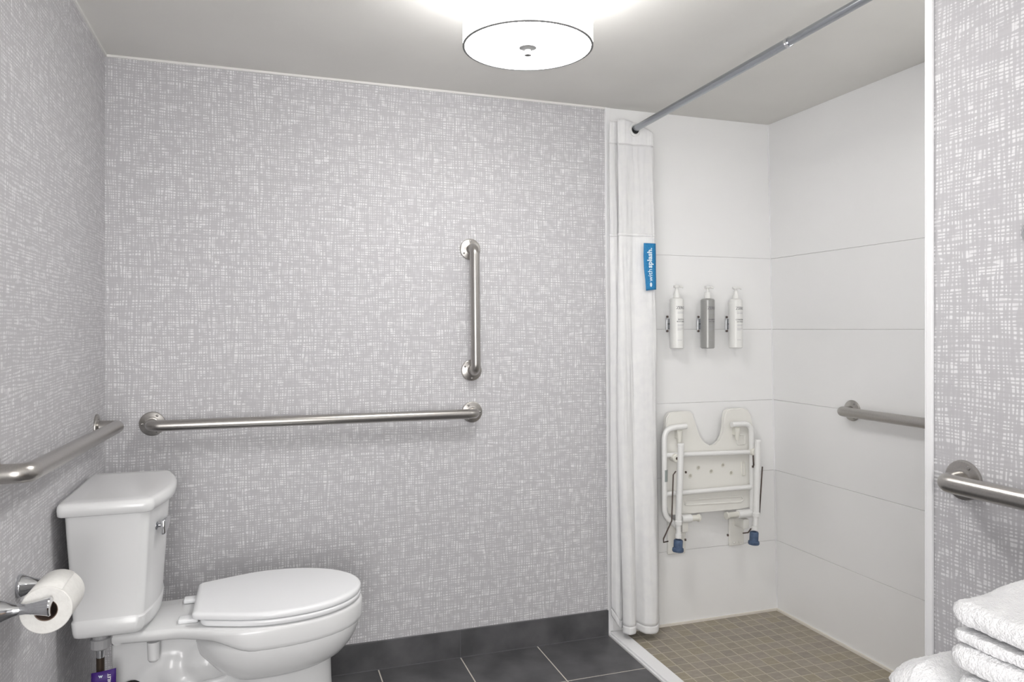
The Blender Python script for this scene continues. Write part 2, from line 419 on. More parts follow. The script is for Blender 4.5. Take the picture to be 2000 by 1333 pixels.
obj('finial', lathe(nb(), [(0, LZ + .003), (.021, LZ + .003), (.0215, LZ - .001), (.012, LZ - .004), (.0075, LZ - .006), (.0075, LZ - .012), (.0095, LZ - .014), (.0085, LZ - .019), (0, LZ - .021)], (LC.x, LC.y, 0), n=32), M['shade_rim'], t, smooth=True, angle=35)
obj('canopy', lathe(nb(), [(0, H - .0005), (.075, H - .0005), (.075, H - .024), (.02, H - .028), (.006, H - .03), (.006, LZ + .004), (0, LZ + .004)], (LC.x, LC.y, 0), n=32), M['trim'], t, smooth=True, angle=35)
bl = bpy.data.lights.new('bulb', 'POINT'); bl.energy = LAMP_BULB; bl.shadow_soft_size = .03
bo = bpy.data.objects.new('bulb', bl); C.objects.link(bo); bo.location = (LC.x + .0, LC.y, H - .06); bo.location.x += .06

dl = thing('added_downlight', 'added round recessed downlight in the shower ceiling, out of view', 'ceiling lamp', (2.16, -1.30, H - .0005))  # added fixture, out of view, at the shower fill light
obj('trim_ring', lathe(nb(), [(.085, H - .0005), (.115, H - .0005), (.113, H - .004), (.095, H - .008), (.085, H - .006), (.085, H - .0005)], (2.16, -1.30, 0), n=40), M['trim'], dl, smooth=True, angle=40)

# ------------------------------------------------------------------ shower rod
ra, rb = Vector((1.842, -.0001, 1.978)), Vector((1.8075, YP + .0001, 1.978))
t = thing('shower_rod', 'grey steel tension rod across the top of the shower opening', 'shower rod', (ra + rb) / 2)
d = (rb - ra).normalized(); q = ra + d * .972
obj('outer_tube', tube(nb(), [ra + d * .02, q], .0127, 24), M['rod'], t, smooth=True, angle=50)
obj('inner_tube', tube(nb(), [q, rb - d * .02], .0112, 24), M['rod'], t, smooth=True, angle=50)
obj('collar', lathe(nb(), [(.011, -.004), (.0138, -.004), (.0138, 0), (.0125, .001), (.0125, .003), (.0138, .004), (.0138, .008), (.011, .008)], q, d, 24), M['chrome'], t, smooth=True, angle=30)
for p, dd in ((ra, d), (rb, -d)):
    obj('end_cap', lathe(nb(), [(0, 0), (.019, 0), (.019, .008), (.0145, .02), (.0145, .032), (.0127, .032)], p, dd, 24), M['rod_dark'], t, smooth=True, angle=40)

# ------------------------------------------------------------------ shower curtain
def catmull(pts, n=10):
    P_ = [Vector(p) for p in pts]; P_ = [P_[0] * 2 - P_[1]] + P_ + [P_[-1] * 2 - P_[-2]]; out = []
    for i in range(1, len(P_) - 2):
        for k in range(n):
            s = k / n; a, b, c, d_ = P_[i - 1:i + 3]
            out.append(.5 * ((2 * b) + (c - a) * s + (2 * a - 5 * b + 4 * c - d_) * s * s + (3 * b - a - 3 * c + d_) * s ** 3))
    out.append(P_[-2]); return out
# plan of the folds at the top and at the hem (x, y): hanging back and forth beside the wall
top_pl = [(1.752, -.022), (1.775, -.030), (1.80, -.024), (1.83, -.018), (1.868, -.014), (1.880, -.024), (1.868, -.034), (1.83, -.040), (1.788, -.046), (1.772, -.054), (1.795, -.064), (1.830, -.064), (1.860, -.068), (1.893, -.074), (1.912, -.080)]
mid_pl = [(1.752, -.030), (1.768, -.046), (1.792, -.040), (1.82, -.022), (1.870, -.016), (1.890, -.026), (1.870, -.038), (1.812, -.046), (1.766, -.060), (1.780, -.084), (1.812, -.078), (1.836, -.066), (1.866, -.082), (1.900, -.088), (1.926, -.080)]
bot_pl = [(1.757, -.030), (1.772, -.052), (1.794, -.046), (1.826, -.022), (1.878, -.020), (1.902, -.030), (1.880, -.042), (1.82, -.044), (1.785, -.072), (1.800, -.102), (1.828, -.094), (1.848, -.062), (1.866, -.108), (1.912, -.112), (1.948, -.062)]
tp, mp_, bp_ = (catmull([(x, y, 0) for x, y in pl], 9) for pl in (top_pl, mid_pl, bot_pl))
NC = len(tp)
ZT, ZB = 2.012, .030
def cur(i, z):
    f = (ZT - z) / (ZT - ZB)
    if f < .55: a, b, s = tp[i], mp_[i], f / .55
    else: a, b, s = mp_[i], bp_[i], (f - .55) / .45
    s = s * s * (3 - 2 * s)
    p = a.lerp(b, s)
    w = .0022 * noise.noise(Vector((i * .33, z * 5.0, 3.1))) + .0012 * noise.noise(Vector((i * .9, z * 14, 8.1)))
    return Vector((p.x + w * .5, p.y - w - .001, z))
def ztop(i):
    u = i / (NC - 1)
    if u < .5: return ZT - .002 * abs(sin(u * 20))
    return ZT - .050 * max(0, (u - .72) / .28) ** 1.3
def zbot(i):
    return ZB + .012 * (1 - i / (NC - 1)) + .020 * max(0, (i / (NC - 1) - .9) / .1) ** 2 + .045 * (1 if i < .12 * NC else 0) * (1 - i / (.12 * NC))
cur_t = thing('shower_curtain', 'white shower curtain bunched at the end of its rod beside the papered wall', 'shower curtain', (1.84, -.06, ZB))
IH = None
def curtain_part(name, f0, f1, nz, m, thick=.0012, i0=0, i1=None, offset=0, hole=None):
    i1 = i1 or NC; bm = nb(); rows_ = []
    for j in range(nz + 1):
        row = []
        for i in range(i0, i1):
            z0, z1 = f0(i), f1(i); z = z0 + (z1 - z0) * j / nz
            row.append(bm.verts.new(cur(i, z)))
        rows_.append(row)
    for a, b in zip(rows_, rows_[1:]):
        for k in range(len(a) - 1): bm.faces.new((a[k], a[k + 1], b[k + 1], b[k]))
    o = obj(name, bm, m, cur_t, smooth=True)
    md = o.modifiers.new('thick', 'SOLIDIFY'); md.thickness = thick; md.offset = offset
    return o
curtain_part('header_band', ztop, lambda i: 1.925 - .012 * i / NC, 10, M['cloth'], .0020)
curtain_part('sheer_window', lambda i: 1.9255 - .012 * i / NC, lambda i: 1.565, 40, M['sheer'], .0009)
curtain_part('curtain_body', lambda i: 1.5655, lambda i: zbot(i) + .028, 110, M['cloth'], .0014)
curtain_part('hem', lambda i: zbot(i) + .0285, lambda i: zbot(i), 4, M['cloth'], .0026)
curtain_part('seam', lambda i: 1.571, lambda i: 1.560, 2, M['cloth'], .0032)
# eyelet ring the rod passes through, with a black disc painting the shade in its opening
hp = Vector((ra.x, -.0665, 1.978)) + Vector((d.x, 0, 0)) * .066
bm = nb(); rg = []
for k in range(32):
    a = 2 * pi * k / 32
    rg.append([bm.verts.new(hp + Vector((cos(a) * rr * .94, yy + .06 * cos(a) * rr, sin(a) * rr - .004))) for rr, yy in ((.0165, -.0035), (.0215, -.0065), (.0270, -.0040), (.0275, .0), (.0165, .0))])
for k in range(32):
    for q_ in range(5): bm.faces.new((rg[k][q_], rg[(k + 1) % 32][q_], rg[(k + 1) % 32][(q_ + 1) % 5], rg[k][(q_ + 1) % 5]))
eo = obj('eyelet', bm, M['eyelet'], cur_t, smooth=True, angle=50)
obj('eyelet_shade', lathe(nb(), [(0, 0), (.0168, 0), (.0168, .0025), (0, .0025)], hp + Vector((0, -.0003, -.004)), (0, -1, 0), 28), M['black'], eo)
# blue tag sewn to the free edge
def tag_pt(u, v):   # u across 0..1, v down 0..1
    pl = [(1257.5, 475), (1257, 500), (1258, 525), (1260.5, 548), (1262, 568)]; pr = [(1280.5, 476), (1281, 500), (1281, 525), (1281.5, 548), (1281.5, 566)]
    f = v * 4; k = min(3, int(f)); f -= k
    lx = [pl[k][c] * (1 - f) + pl[k + 1][c] * f for c in (0, 1)]; rx = [pr[k][c] * (1 - f) + pr[k + 1][c] * f for c in (0, 1)]
    yy = -.094 + .0015 * sin(v * 5)
    return wb(lx[0] * (1 - u) + rx[0] * u, lx[1] * (1 - u) + rx[1] * u, yy)
bm = nb(); g = [[bm.verts.new(tag_pt(u / 4, v / 16)) for u in range(5)] for v in range(17)]
for v in range(16):
    for u in range(4): bm.faces.new((g[v][u], g[v][u + 1], g[v + 1][u + 1], g[v + 1][u]))
tg = obj('tag', bm, M['blue'], cur_t, smooth=True, label='blue cloth tag with white lettering')
md = tg.modifiers.new('t', 'SOLIDIFY'); md.thickness = .0012; md.offset = 0
tag_w = (tag_pt(1, .5) - tag_pt(0, .5)).length; tag_h = (tag_pt(.5, 1) - tag_pt(.5, 0)).length
def place_on_tag(bm, cv, cu=.5):
    """text runs up the tag: text x -> -v, text y -> -u"""
    for v in bm.verts:
        x, y, z = v.co
        p = tag_pt(cu - y / tag_w, cv - x / tag_h); v.co = p + Vector((0, -.0010 - z, 0))
    return bm
obj('lettering', place_on_tag(text_bm('splash.', .0275, .0002, .0009), .29, .5), M['tagprint'], tg)
obj('lettering', place_on_tag(text_bm('with', .0275, .0002, .0002), .64, .5), M['tagprint'], tg)
bm = nb()
loft(bm, [[(.0105 * cos(2 * pi * k / 20), .0052 * sin(2 * pi * k / 20), z) for k in range(20)] for z in (-.0002, .0002)])
obj('logo', place_on_tag(bm, .86, .5), M['tagprint'], tg)

# ------------------------------------------------------------------ bottles on the shower wall
def bottle(x, label, kind, bm_, l1, l2):
    yb = -.047; z0, z1 = 1.123, 1.322
    t = thing('pump_bottle', label, 'bottle', (x, yb, z0), 'pump bottles on the shower wall')
    R = .0275
    obj('body', lathe(nb(), [(0, z0), (R - .003, z0), (R, z0 + .003), (R, z1 - .004), (R - .003, z1), (.013, z1 + .0035), (0, z1 + .0035)], (x, yb, 0), n=40), bm_, t, smooth=True, angle=35)
    ch = z1 + .0036
    if kind == 0: prof = [(0, ch), (.0135, ch), (.0135, ch + .014), (.0085, ch + .026), (.0055, ch + .036), (.0045, ch + .040), (0, ch + .040)]
    elif kind == 1: prof = [(0, ch), (.0120, ch), (.0120, ch + .022), (.0115, ch + .024), (.0055, ch + .025), (.0045, ch + .040), (0, ch + .040)]
    else: prof = [(0, ch), (.0125, ch), (.0120, ch + .012), (.0085, ch + .022), (.0085, ch + .032), (.0045, ch + .034), (.0045, ch + .041), (0, ch + .041)]
    obj('pump_collar', lathe(nb(), prof, (x, yb, 0), n=28), M['bottle_white'], t, smooth=True, angle=35)
    hz = ch + .040
    a = [0.25, .1, .0][kind]
    bm = nb()
    lathe(bm, [(0, hz), (.011, hz), (.0130, hz + .003), (.0130, hz + .0085), (.010, hz + .0105), (0, hz + .011)], (x, yb, 0), n=24)
    dv = Vector((cos(a), -sin(a), 0)); c0 = Vector((x, yb, hz + .0052))
    tube(bm, [c0 - dv * .012, c0 + dv * .012, c0 + dv * .023 + Vector((0, 0, -.001)), c0 + dv * .027 + Vector((0, 0, -.005))], [.0045, .0048, .0042, .0034], 10)
    obj('pump_head', bm, M['bottle_white'], t, smooth=True, angle=45)
    # print wraps round the front, a little to the right of the viewer's centre
    a0 = -pi / 2 + .02
    def wrap(bm, zc, ax=0):
        for v in bm.verts:
            an = a0 + (v.co.x + .004) / R
            rr = R + .0003 + v.co.z
            v.co = Vector((x + cos(an) * rr, yb + sin(an) * rr, zc + v.co.y))
        return bm
    m1 = M['ink']
    b_ = obj('brand_lettering', wrap(text_bm('ZERO', .0165, .0001, .0002), z1 - .037), m1, t)
    def line(w, zc, h, x0=-.016):
        bm = nb()
        for k in range(8):
            xa_, xb_ = x0 + w * k / 8, x0 + w * (k + 1) / 8
            vs_ = [bm.verts.new((xx, zc + dz, .0001)) for xx in (xa_, xb_) for dz in (-h / 2, h / 2)]
            bm.faces.new((vs_[0], vs_[2], vs_[3], vs_[1]))
        bmesh.ops.remove_doubles(bm, verts=bm.verts, dist=1e-6)
        obj('print_line', wrap(bm, z1), M['ink_soft'], t)
    for w, zc, h in ((.032, -.052, .0008), (.029, -.057, .0012)): line(w, zc, h)
    obj('print', wrap(text_bm(l1, .0075, .0001, .0002), z1 - .083), m1, t)
    obj('print', wrap(text_bm(l2, .0062, .0001, .0001), z1 - .0915), m1, t)
    for w, zc, h in ((.030, -.104, .0011), (.026, -.108, .0010), (.029, -.117, .0010), (.024, -.121, .0010), (.016, -.125, .0010), (.020, -.165, .0010)): line(w, zc, h)
    # chrome wall bracket beside it
    bx = x - .040
    br = thing('bottle_bracket', {0: 'slim chrome bracket at the left of the white bottle nearest the curtain', 1: 'chrome bracket at the left of the grey bottle', 2: 'chrome bracket at the left of the white bottle nearest the shower corner'}[kind], 'bracket', (bx, -.0002, 1.19), 'chrome bottle brackets')
    bm = bbox(bx - .001, bx + .0062, -.038, -.029, 1.188, 1.255, bev=.0028, seg=3)
    cl = nb(); tube(cl, [(bx + .003, -.0335, 1.222), (x - .031, -.0335, 1.222), (x - .029, -.020, 1.222), (x - .01, -.014, 1.222)], .0022, 8); obj('arm', cl, M['chrome'], br, smooth=True)
    obj('clip', bm, M['chrome'], br, smooth=True, angle=40)
    for zz in (1.193, 1.250):
        obj('end_stud', lathe(nb(), [(0, 0), (.0045, 0), (.0045, .003), (0, .0035)], (bx + .0026, -.038, zz), (0, -1, 0), 12), M['wire'], br, smooth=True, angle=40)
    obj('back_plate', bbox(x - .012, x + .020, -.0165, -.0002, 1.200, 1.243, bev=.002), M['rod'], br, smooth=True, angle=40)
bottle(2.037, 'white pump bottle on the shower wall nearest the curtain', 0, M['bottle_white'], 'BODY &', 'MOISTURIZER')
bottle(2.180, 'silver grey pump bottle in the middle of three on the shower wall', 1, M['bottle_grey'], 'SHAMPOO', 'AND WASH')
bottle(2.314, 'white pump bottle on the shower wall nearest the shower corner', 2, M['bottle_white'], 'CONDITION', 'DETANGLER')

# ------------------------------------------------------------------ fold-up shower seat
YB, YR, YL = -.045, -.075, -.108
st = thing('folding_shower_seat', 'white fold-up shower seat hanging folded on the shower wall below the bottles', 'shower seat', (2.19, 0, .33))
outline_px = [(1301, 1003), (1297, 960), (1296, 900), (1298, 840), (1300, 816), (1306, 807), (1316, 805), (1336, 803), (1346, 804), (1351, 809), (1355, 824), (1359, 844), (1364, 856), (1372, 866), (1383, 872), (1394, 870), (1403, 862), (1409, 850), (1412, 835), (1413, 815), (1416, 803), (1424, 799), (1448, 797), (1458, 801), (1464, 810), (1467, 830), (1469, 900), (1471, 950), (1470, 982), (1464, 991), (1440, 994), (1380, 999), (1320, 1005), (1308, 1006)]
poly = [(p.x, p.z) for p in (wb(a, b, YB) for a, b in outline_px)]
bm = prism(nb(), poly, YB - .010, YB + .012)
bmesh.ops.bevel(bm, geom=[e for e in bm.edges if abs(e.verts[0].co.y - e.verts[1].co.y) < 1e-5 and e.verts[0].co.y < YB], offset=.004, segments=3, affect='EDGES')
sb = obj('seat_board', bm, M['white_plastic'], st, smooth=True, angle=60)
YS = YB - .010
for a, b in ((1364, 914), (1389, 921), (1412, 909), (1428, 924), (1348, 930)):   # drain holes: a ring round a disc coloured darker for shade
    p = wb(a, b, YS)
    obj('drain_hole', lathe(nb(), [(.006, .0002), (.0085, .0022), (.0105, .0002)], (p.x, YS, p.z), (0, -1, 0), 16), M['ivory'], sb, smooth=True)
    sc_ = obj('drain_shade', lathe(nb(), [(0, .0003), (.006, .0004), (.006, .0001), (0, .0001)], (p.x, YS, p.z), (0, -1, 0), 16), M['drain'], sb)
def ridge(pts, r=.0035, closed=True):
    P_ = [wb(a, b, YS - .0005) for a, b in pts]
    if closed: P_ = bend(P_ + [P_[0]], .006, 4)
    return tube(nb(), P_, r, 8)
obj('rib', ridge([(1338, 987), (1338, 978), (1448, 970), (1452, 976), (1448, 981)]), M['white_plastic'], sb, smooth=True)
obj('rib', ridge([(1448, 903), (1454, 903), (1455, 928), (1449, 929)]), M['ivory'], sb, smooth=True)
obj('rib', ridge([(1440, 850), (1455, 850), (1455, 868), (1440, 869)], .003), M['white_plastic'], sb, smooth=True)
# bent side frames
R1 = .0112
def px_path(pp, y, r=.03): return bend([wb(a, b, y) for a, b in pp], r, 8)
lf = obj('side_frame', tube(nb(), px_path([(1340, 833), (1297, 838), (1298, 1010), (1322, 1028)], YR, .045), R1, 16), M['white_metal'], st, smooth=True, angle=50)
bm = nb(); p0, p1 = wb(1298, 918, YR), wb(1298, 941, YR)
tube(bm, [p0, p1], R1 + .0005, 16, cap=False); obj('label', bm, M['label_grey'], lf, smooth=True)
obj('side_frame', tube(nb(), px_path([(1429, 830), (1467, 827), (1470, 1004)], YR, .045), R1, 16), M['white_metal'], st, smooth=True, angle=50)
for a, b in ((1327, 842), (1440, 836)):
    p = wb(a, b, YR); bm = nb()
    tube(bm, [p + Vector((0, 0, .0)), p + Vector((0, .0, -.05))], [.012, .008], 12)
    box(bm, p.x - .010, p.x + .010, YR, YB, p.z - .03, p.z + .005)
    obj('hinge_lug', bm, M['ivory'], st, smooth=True, angle=40)
for a, b in (((1299, 890), (1474, 883)), ((1299, 966), (1476, 951))):
    obj('cross_bar', tube(nb(), [wb(*a, YR), wb(*b, YR)], .0098, 16), M['white_metal'], st, smooth=True, angle=50)
for (a, b), sgn in (((1319, 895), -1), ((1472.5, 883.5), 1)):
    p = wb(a, b, YR - .012)
    pc = obj('pivot_collar', lathe(nb(), [(0, -.02), (.0165, -.02), (.0165, .010), (.014, .013), (0, .013)], p, (0, -1, 0), 24), M['ivory'], st, smooth=True, angle=35)
    obj('bolt', lathe(nb(), [(0, .013), (.006, .013), (.005, .017), (0, .018)], p, (0, -1, 0), 12), M['wire'], pc, smooth=True, angle=35)
def leg(top, mid, low, f0, f1):
    l = obj('leg', tube(nb(), [wb(*top, YL), wb(*mid, YL)], .0122, 20), M['white_metal'], st, smooth=True, angle=50)
    obj('top_cap', lathe(nb(), [(0, .004), (.011, .003), (.0132, 0), (.0132, -.006), (.0122, -.006)], wb(*top, YL), (0, 0, 1), 20), M['white_metal'], l, smooth=True, angle=50)
    obj('extension', tube(nb(), [wb(*mid, YL), wb(*low, YL)], .0098, 20), M['white_metal'], l, smooth=True, angle=50)
    obj('lock_collar', lathe(nb(), [(.010, -.006), (.0145, -.006), (.0145, .008), (.0122, .010)], wb(*mid, YL), (0, 0, 1), 20), M['white_metal'], l, smooth=True, angle=40)
    obj('lower_collar', lathe(nb(), [(.0098, -.004), (.0125, -.004), (.0125, .012), (.0098, .012)], wb(low[0], low[1] - 3, YL), (0, 0, 1), 20), M['white_metal'], l, smooth=True, angle=40)
    p, q_ = wb(*f0, YL), wb(*f1, YL); h = (p - q_).length
    obj('rubber_foot', lathe(nb(), [(0, 0), (.0205, 0), (.0225, .004), (.0215, .013), (.0175, .016), (.0175, h - .004), (.0155, h), (.011, h), (.010, h - .004), (0, h - .004)], q_, (p - q_), 28), M['rubber_blue'], l, smooth=True, angle=35, label='blue rubber foot')
    return l
leg((1330, 868), (1325, 1022), (1325, 1052), (1325, 1055), (1324, 1078))
leg((1480, 861), (1477, 1006), (1474, 1036), (1473, 1039), (1472, 1064))
# foot rollers at the hinge line, wall brackets
for a, b, c, e in (((1330, 1014), (1349, 1013), (1366, 1012), 1), ((1466, 1003), (1441, 1005), (1418, 1008), -1)):
    bm = nb(); A, B, D = wb(*a, YR), wb(*b, YR), wb(*c, YR)
    tube(bm, [A, B], .0165, 20); ho = obj('hinge_sleeve', bm, M['white_metal'], st, smooth=True, angle=50)
    tube(bm := nb(), [B, B.lerp(D, .8), B.lerp(D, .85), D], [.0115, .0115, .0145, .0145], 20); obj('hinge_end', bm, M['ivory'], ho, smooth=True, angle=50)
for x0, x1, y0, y1 in ((1303, 1338, 1016, 1084), (1423, 1452, 1010, 1067)):
    p, q_ = wb(x0, y1, -.005), wb(x1, y0, -.005)
    w_ = obj('wall_bracket', bbox(p.x, q_.x, -.012, -.0002, p.z, q_.z, bev=.005, seg=3), M['white_plastic'], st, smooth=True, angle=40)
    cx = (p.x + q_.x) / 2
    obj('bracket_arm', bbox(cx - .014, cx + .014, YR, -.010, q_.z - .030, q_.z + .010, bev=.004), M['white_plastic'], w_, smooth=True, angle=40)
    for s in (-.014, .014):
        obj('screw_cap', lathe(nb(), [(0, .0122), (.006, .0122), (.005, .0145), (0, .015)], (cx + s, 0, p.z + .014), (0, -1, 0), 12), M['white_plastic'], w_, smooth=True)
for pts in ([(1320, 921), (1315, 928), (1312, 1018), (1296, 1053), (1296, 1060), (1305, 1058)], [(1489, 912), (1483, 1007)], [(1451, 1042), (1461, 1041), (1467, 1033)], [(1471, 890), (1472, 910)]):
    obj('wire_spring', tube(nb(), [wb(a, b, YL) for a, b in pts], .0028, 8), M['wire'], st, smooth=True)
for a, b in ((1338, 923), (1469, 912), (1420, 1046), (1337, 1055)):
    p = wb(a, b, YL + .015)
    bm = lathe(nb(), [(0, 0), (.0045, 0), (.0045, .006), (0, .007)], p, (1, -.3, 0), 10); obj('bolt', bm, M['wire'], st, smooth=True, angle=40)

# ------------------------------------------------------------------ toilet
YC = -.440
toi = thing('toilet', 'white two-piece toilet with closed lid against the left wall', 'toilet', (.35, YC, .0006))
def smooth01(t): t = max(0, min(1, t)); return t * t * (3 - 2 * t)
def outline(f, x0, x1, n=46, inset=0.0):
    """closed outline of half width f(x) from x0 to x1"""
    xs_ = [x0 + (x1 - x0) * (1 - cos(pi * k / (n - 1))) / 2 for k in range(n)]
    return [(x, -f(x)) for x in xs_] + [(x, f(x)) for x in reversed(xs_)]
def front(x, xc, xf, w, p=2.25): return w * max(0, 1 - (max(0, x - xc) / (xf - xc)) ** p) ** (1 / 2.0)
ZR = .432
def rim_hw(x):
    if x > .46: return front(x, .46, .746, .186)
    e = .105 + .010 * smooth01((x - .1) / .15)
    v = e + (.186 - e) * smooth01((x - .235) / .19)
    return v
def bottom_z(x):
    return .404 - .032 * smooth01((x - .34) / .12)
def scale_out(pts, cx, sx, sy): return [(cx + (x - cx) * sx, y * sy) for x, y in pts]
o0 = outline(rim_hw, .112, .746, 60)
bm = nb()
def ring(pts, zf, dy=YC): return [(x, y + dy, zf(x)) for x, y in pts]
def inset(pts, d):
    n_ = len(pts); out = []
    for i in range(n_):
        a, b = Vector(pts[i - 1]), Vector(pts[(i + 1) % n_]); t_ = (b - a)
        if t_.length < 1e-9: out.append(pts[i]); continue
        t_.normalize(); nn = Vector((-t_.y, t_.x)); out.append((pts[i][0] + nn.x * d, pts[i][1] + nn.y * d))
    return out
loft(bm, [ring(inset(o0, .020), lambda x: bottom_z(x) + .001), ring(inset(o0, .006), lambda x: bottom_z(x)), ring(inset(o0, .0012), lambda x: bottom_z(x) + .006),
          ring(o0, lambda x: bottom_z(x) + .014), ring(o0, lambda x: ZR - .010), ring(inset(o0, .002), lambda x: ZR - .003), ring(inset(o0, .008), lambda x: ZR)], cap0='strip', cap1='strip')
obj('rim_and_deck', bm, M['ceramic'], toi, smooth=True)
# underside of the bowl
def egg(xb, xf, w, xc=.47, n=40, pb=2.4, pf=2.1):
    pts = []
    for k in range(n):
        a = 2 * pi * k / n; c, s = cos(a), sin(a)
        if c >= 0: x = xc + (xf - xc) * c ** (2 / pf)
        else: x = xc - (xc - xb) * (-c) ** (2 / pb)
        pts.append((x, math.copysign(abs(s) ** .92, s) * w))
    return pts
bm = nb()
secs = [(.268, .44, .60, .060), (.272, .40, .640, .100), (.281, .365, .668, .134), (.296, .338, .694, .154), (.318, .316, .714, .169), (.342, .304, .729, .178), (.370, .298, .738, .1825), (.392, .305, .738, .180)]
loft(bm, [[(x, y + YC, z + (.010 * smooth01((.42 - x) / .1) if z < .33 else 0)) for x, y in egg(xb, xf, w)] for z, xb, xf, w in secs])
obj('bowl', bm, M['ceramic'], toi, smooth=True)
# base: pedestal, trapway and foot fused into one body
bm = nb()
loft(bm, [[(x, y + YC, z) for x, y in egg(xb, xf, w, xc=.48, pb=2.2)] for z, xb, xf, w in
          [(.001, .36, .688, .120), (.03, .37, .685, .117), (.08, .385, .672, .102), (.14, .40, .664, .096), (.20, .40, .660, .100), (.265, .39, .658, .106), (.31, .38, .65, .100)]])
loft(bm, [[(x, y + YC, z) for x, y in egg(xb, xf, w, xc=.34, pb=2.6, pf=2.6)] for z, xb, xf, w in
          [(.001, .105, .60, .128), (.03, .108, .58, .124), (.06, .125, .55, .105), (.11, .14, .52, .070), (.16, .15, .50, .050)]])
for pts, rr in (([(.45, .24), (.38, .20), (.31, .21), (.265, .27), (.225, .31), (.185, .285), (.160, .21), (.155, .12), (.155, .03)], [.075, .078, .075, .068, .062, .062, .066, .072, .080]),):
    tube(bm, catmull([(x, YC, z) for x, z in pts], 6), [rr[min(len(rr) - 1, int(i / 6))] for i in range(6 * (len(pts) - 1) + 1)], 24)
box(bm, .10, .34, YC - .050, YC + .050, .24, .410)
lathe(bm, [(0, -.05), (.075, -.045), (.085, 0), (.06, .05), (0, .06)], (.33, YC, .315), (0, 0, 1), 24)
bo_ = obj('base', bm, M['ceramic'], toi, smooth=True)
md = bo_.modifiers.new('r', 'REMESH'); md.mode = 'VOXEL'; md.voxel_size = .006; md.use_smooth_shade = True
md = bo_.modifiers.new('s', 'SMOOTH'); md.iterations = 9; md.factor = .6
bm = nb(); tube(bm, [(.205, YC - .088, .397), (.205, YC - .088, .352)], [.0155, .0135], 20); lathe(bm, [(.0135, 0), (.010, -.006), (0, -.008)], (.205, YC - .088, .352), (0, 0, 1), 20)
obj('tank_bolt_boss', bm, M['ceramic'], toi, smooth=True, angle=60)
obj('opening_shade', lathe(nb(), [(0, .004), (.025, .004), (.034, .001), (.036, -.006), (0, -.006)], (.152, YC - .073, .258), (.25, -1, .25), 24), M['black'], toi, smooth=True, label='black oval disc for the shade in an opening of the base')  # black disc painted in for the shade of the opening
# seat ring and lid
def lid_hw(x):
    if x > .50: return front(x, .50, .742, .181, 2.15)
    v = .112 + (.181 - .112) * smooth01((x - .24) / .26) ** .9
    return v
def rounded_back(f, x0, r):
    def g(x):
        v = f(x)
        if x < x0 + r: v -= r - sqrt(max(0, r * r - (x0 + r - x) ** 2))
        return v
    return g
lo = outline(rounded_back(lid_hw, .298, .014), .298, .742, 60)
bm = nb(); Z0 = .4525
zl = lambda d, k: (lambda x: Z0 + d + (x - .3) * k)
loft(bm, [ring(inset(lo, .012), zl(.0, 0)), ring(inset(lo, .0012), zl(.0, 0)), ring(inset(lo, .0002), zl(.0015, 0)), ring(inset(lo, .0), zl(.010, 0)), ring(inset(lo, .002), zl(.0140, 0)), ring(inset(lo, .007), zl(.0165, 0)), ring(inset(lo, .013), zl(.0175, 0))], cap1='strip')
obj('lid', bm, M['seat'], toi, smooth=True, angle=70)
so = outline(rounded_back(lambda x: lid_hw(x) - .0002, .318, .02), .318, .741, 60)
bm = nb()
loft(bm, [ring(inset(so, .012), lambda x: .4350), ring(inset(so, .004), lambda x: .4350), ring(inset(so, .0008), lambda x: .4385), ring(so, lambda x: .4445), ring(inset(so, .001), lambda x: .4492), ring(inset(so, .004), lambda x: .4500), ring(inset(so, .010), lambda x: .4502)], cap1='strip')
obj('seat_ring', bm, M['seat'], toi, smooth=True, angle=70)
bm = nb(); loft(bm, [ring(inset(so, .012), lambda x: .4325), ring(inset(so, .012), lambda x: .4525)]); obj('seat_gap_shade', bm, M['gap_dark'], toi)  # dark slab within the seat outline, painting shade into the gaps
for s in (-1, 1):
    y = YC + s * .075
    h = obj('hinge', bbox(.262, .312, y - .017, y + .017, ZR, ZR + .013, bev=.005, seg=3), M['seat'], toi, smooth=True, angle=40)
# tank
def tank_ring(z, xb, xf, hw, bow=.022, r=.022, yc=YC, n=12):
    """rectangle with rounded corners and a bowed front"""
    pts = []
    for k in range(7):
        a = pi / 2 * k / 6; pts.append((xf - r + r * sin(a), -hw + r - r * cos(a)))
    front_pts = []
    for k in range(1, n):
        u = -1 + 2 * k / n; front_pts.append((xf + bow * (1 - u * u) , u * (hw - r)))
    pts += front_pts
    for k in range(7):
        a = pi / 2 * k / 6; pts.append((xf - r + r * cos(a), hw - r + r * sin(a)))
    rb_ = r * .6
    for k in range(5):
        a = pi / 2 * k / 4; pts.append((xb + rb_ - rb_ * sin(a), hw - rb_ + rb_ * cos(a)))
    for k in range(5):
        a = pi / 2 * k / 4; pts.append((xb + rb_ - rb_ * cos(a), -hw + rb_ - rb_ * sin(a)))
    return [(x, y + yc, z) for x, y in pts]
bm = nb()
loft(bm, [tank_ring(.4465, .060, .165, .135), tank_ring(.4470, .045, .180, .150), tank_ring(.452, .036, .188, .157), tank_ring(.463, .034, .192, .160), tank_ring(.489, .032, .195, .162),
          tank_ring(.492, .034, .1925, .1595), tank_ring(.495, .035, .1920, .159), tank_ring(.60, .031, .199, .170), tank_ring(.70, .026, .205, .180), tank_ring(.757, .024, .209, .186)])
obj('tank', bm, M['ceramic'], toi, smooth=True, angle=50)
bm = nb()
loft(bm, [tank_ring(.7545, .020, .205, .188), tank_ring(.7550, .014, .214, .198, .026), tank_ring(.758, .011, .219, .203, .027, .026), tank_ring(.772, .010, .221, .2045, .028, .026), tank_ring(.781, .011, .220, .2035, .028, .026),
          tank_ring(.7855, .014, .216, .1995, .027, .026), tank_ring(.7875, .021, .209, .192, .025), tank_ring(.7885, .05, .18, .16, .02)])
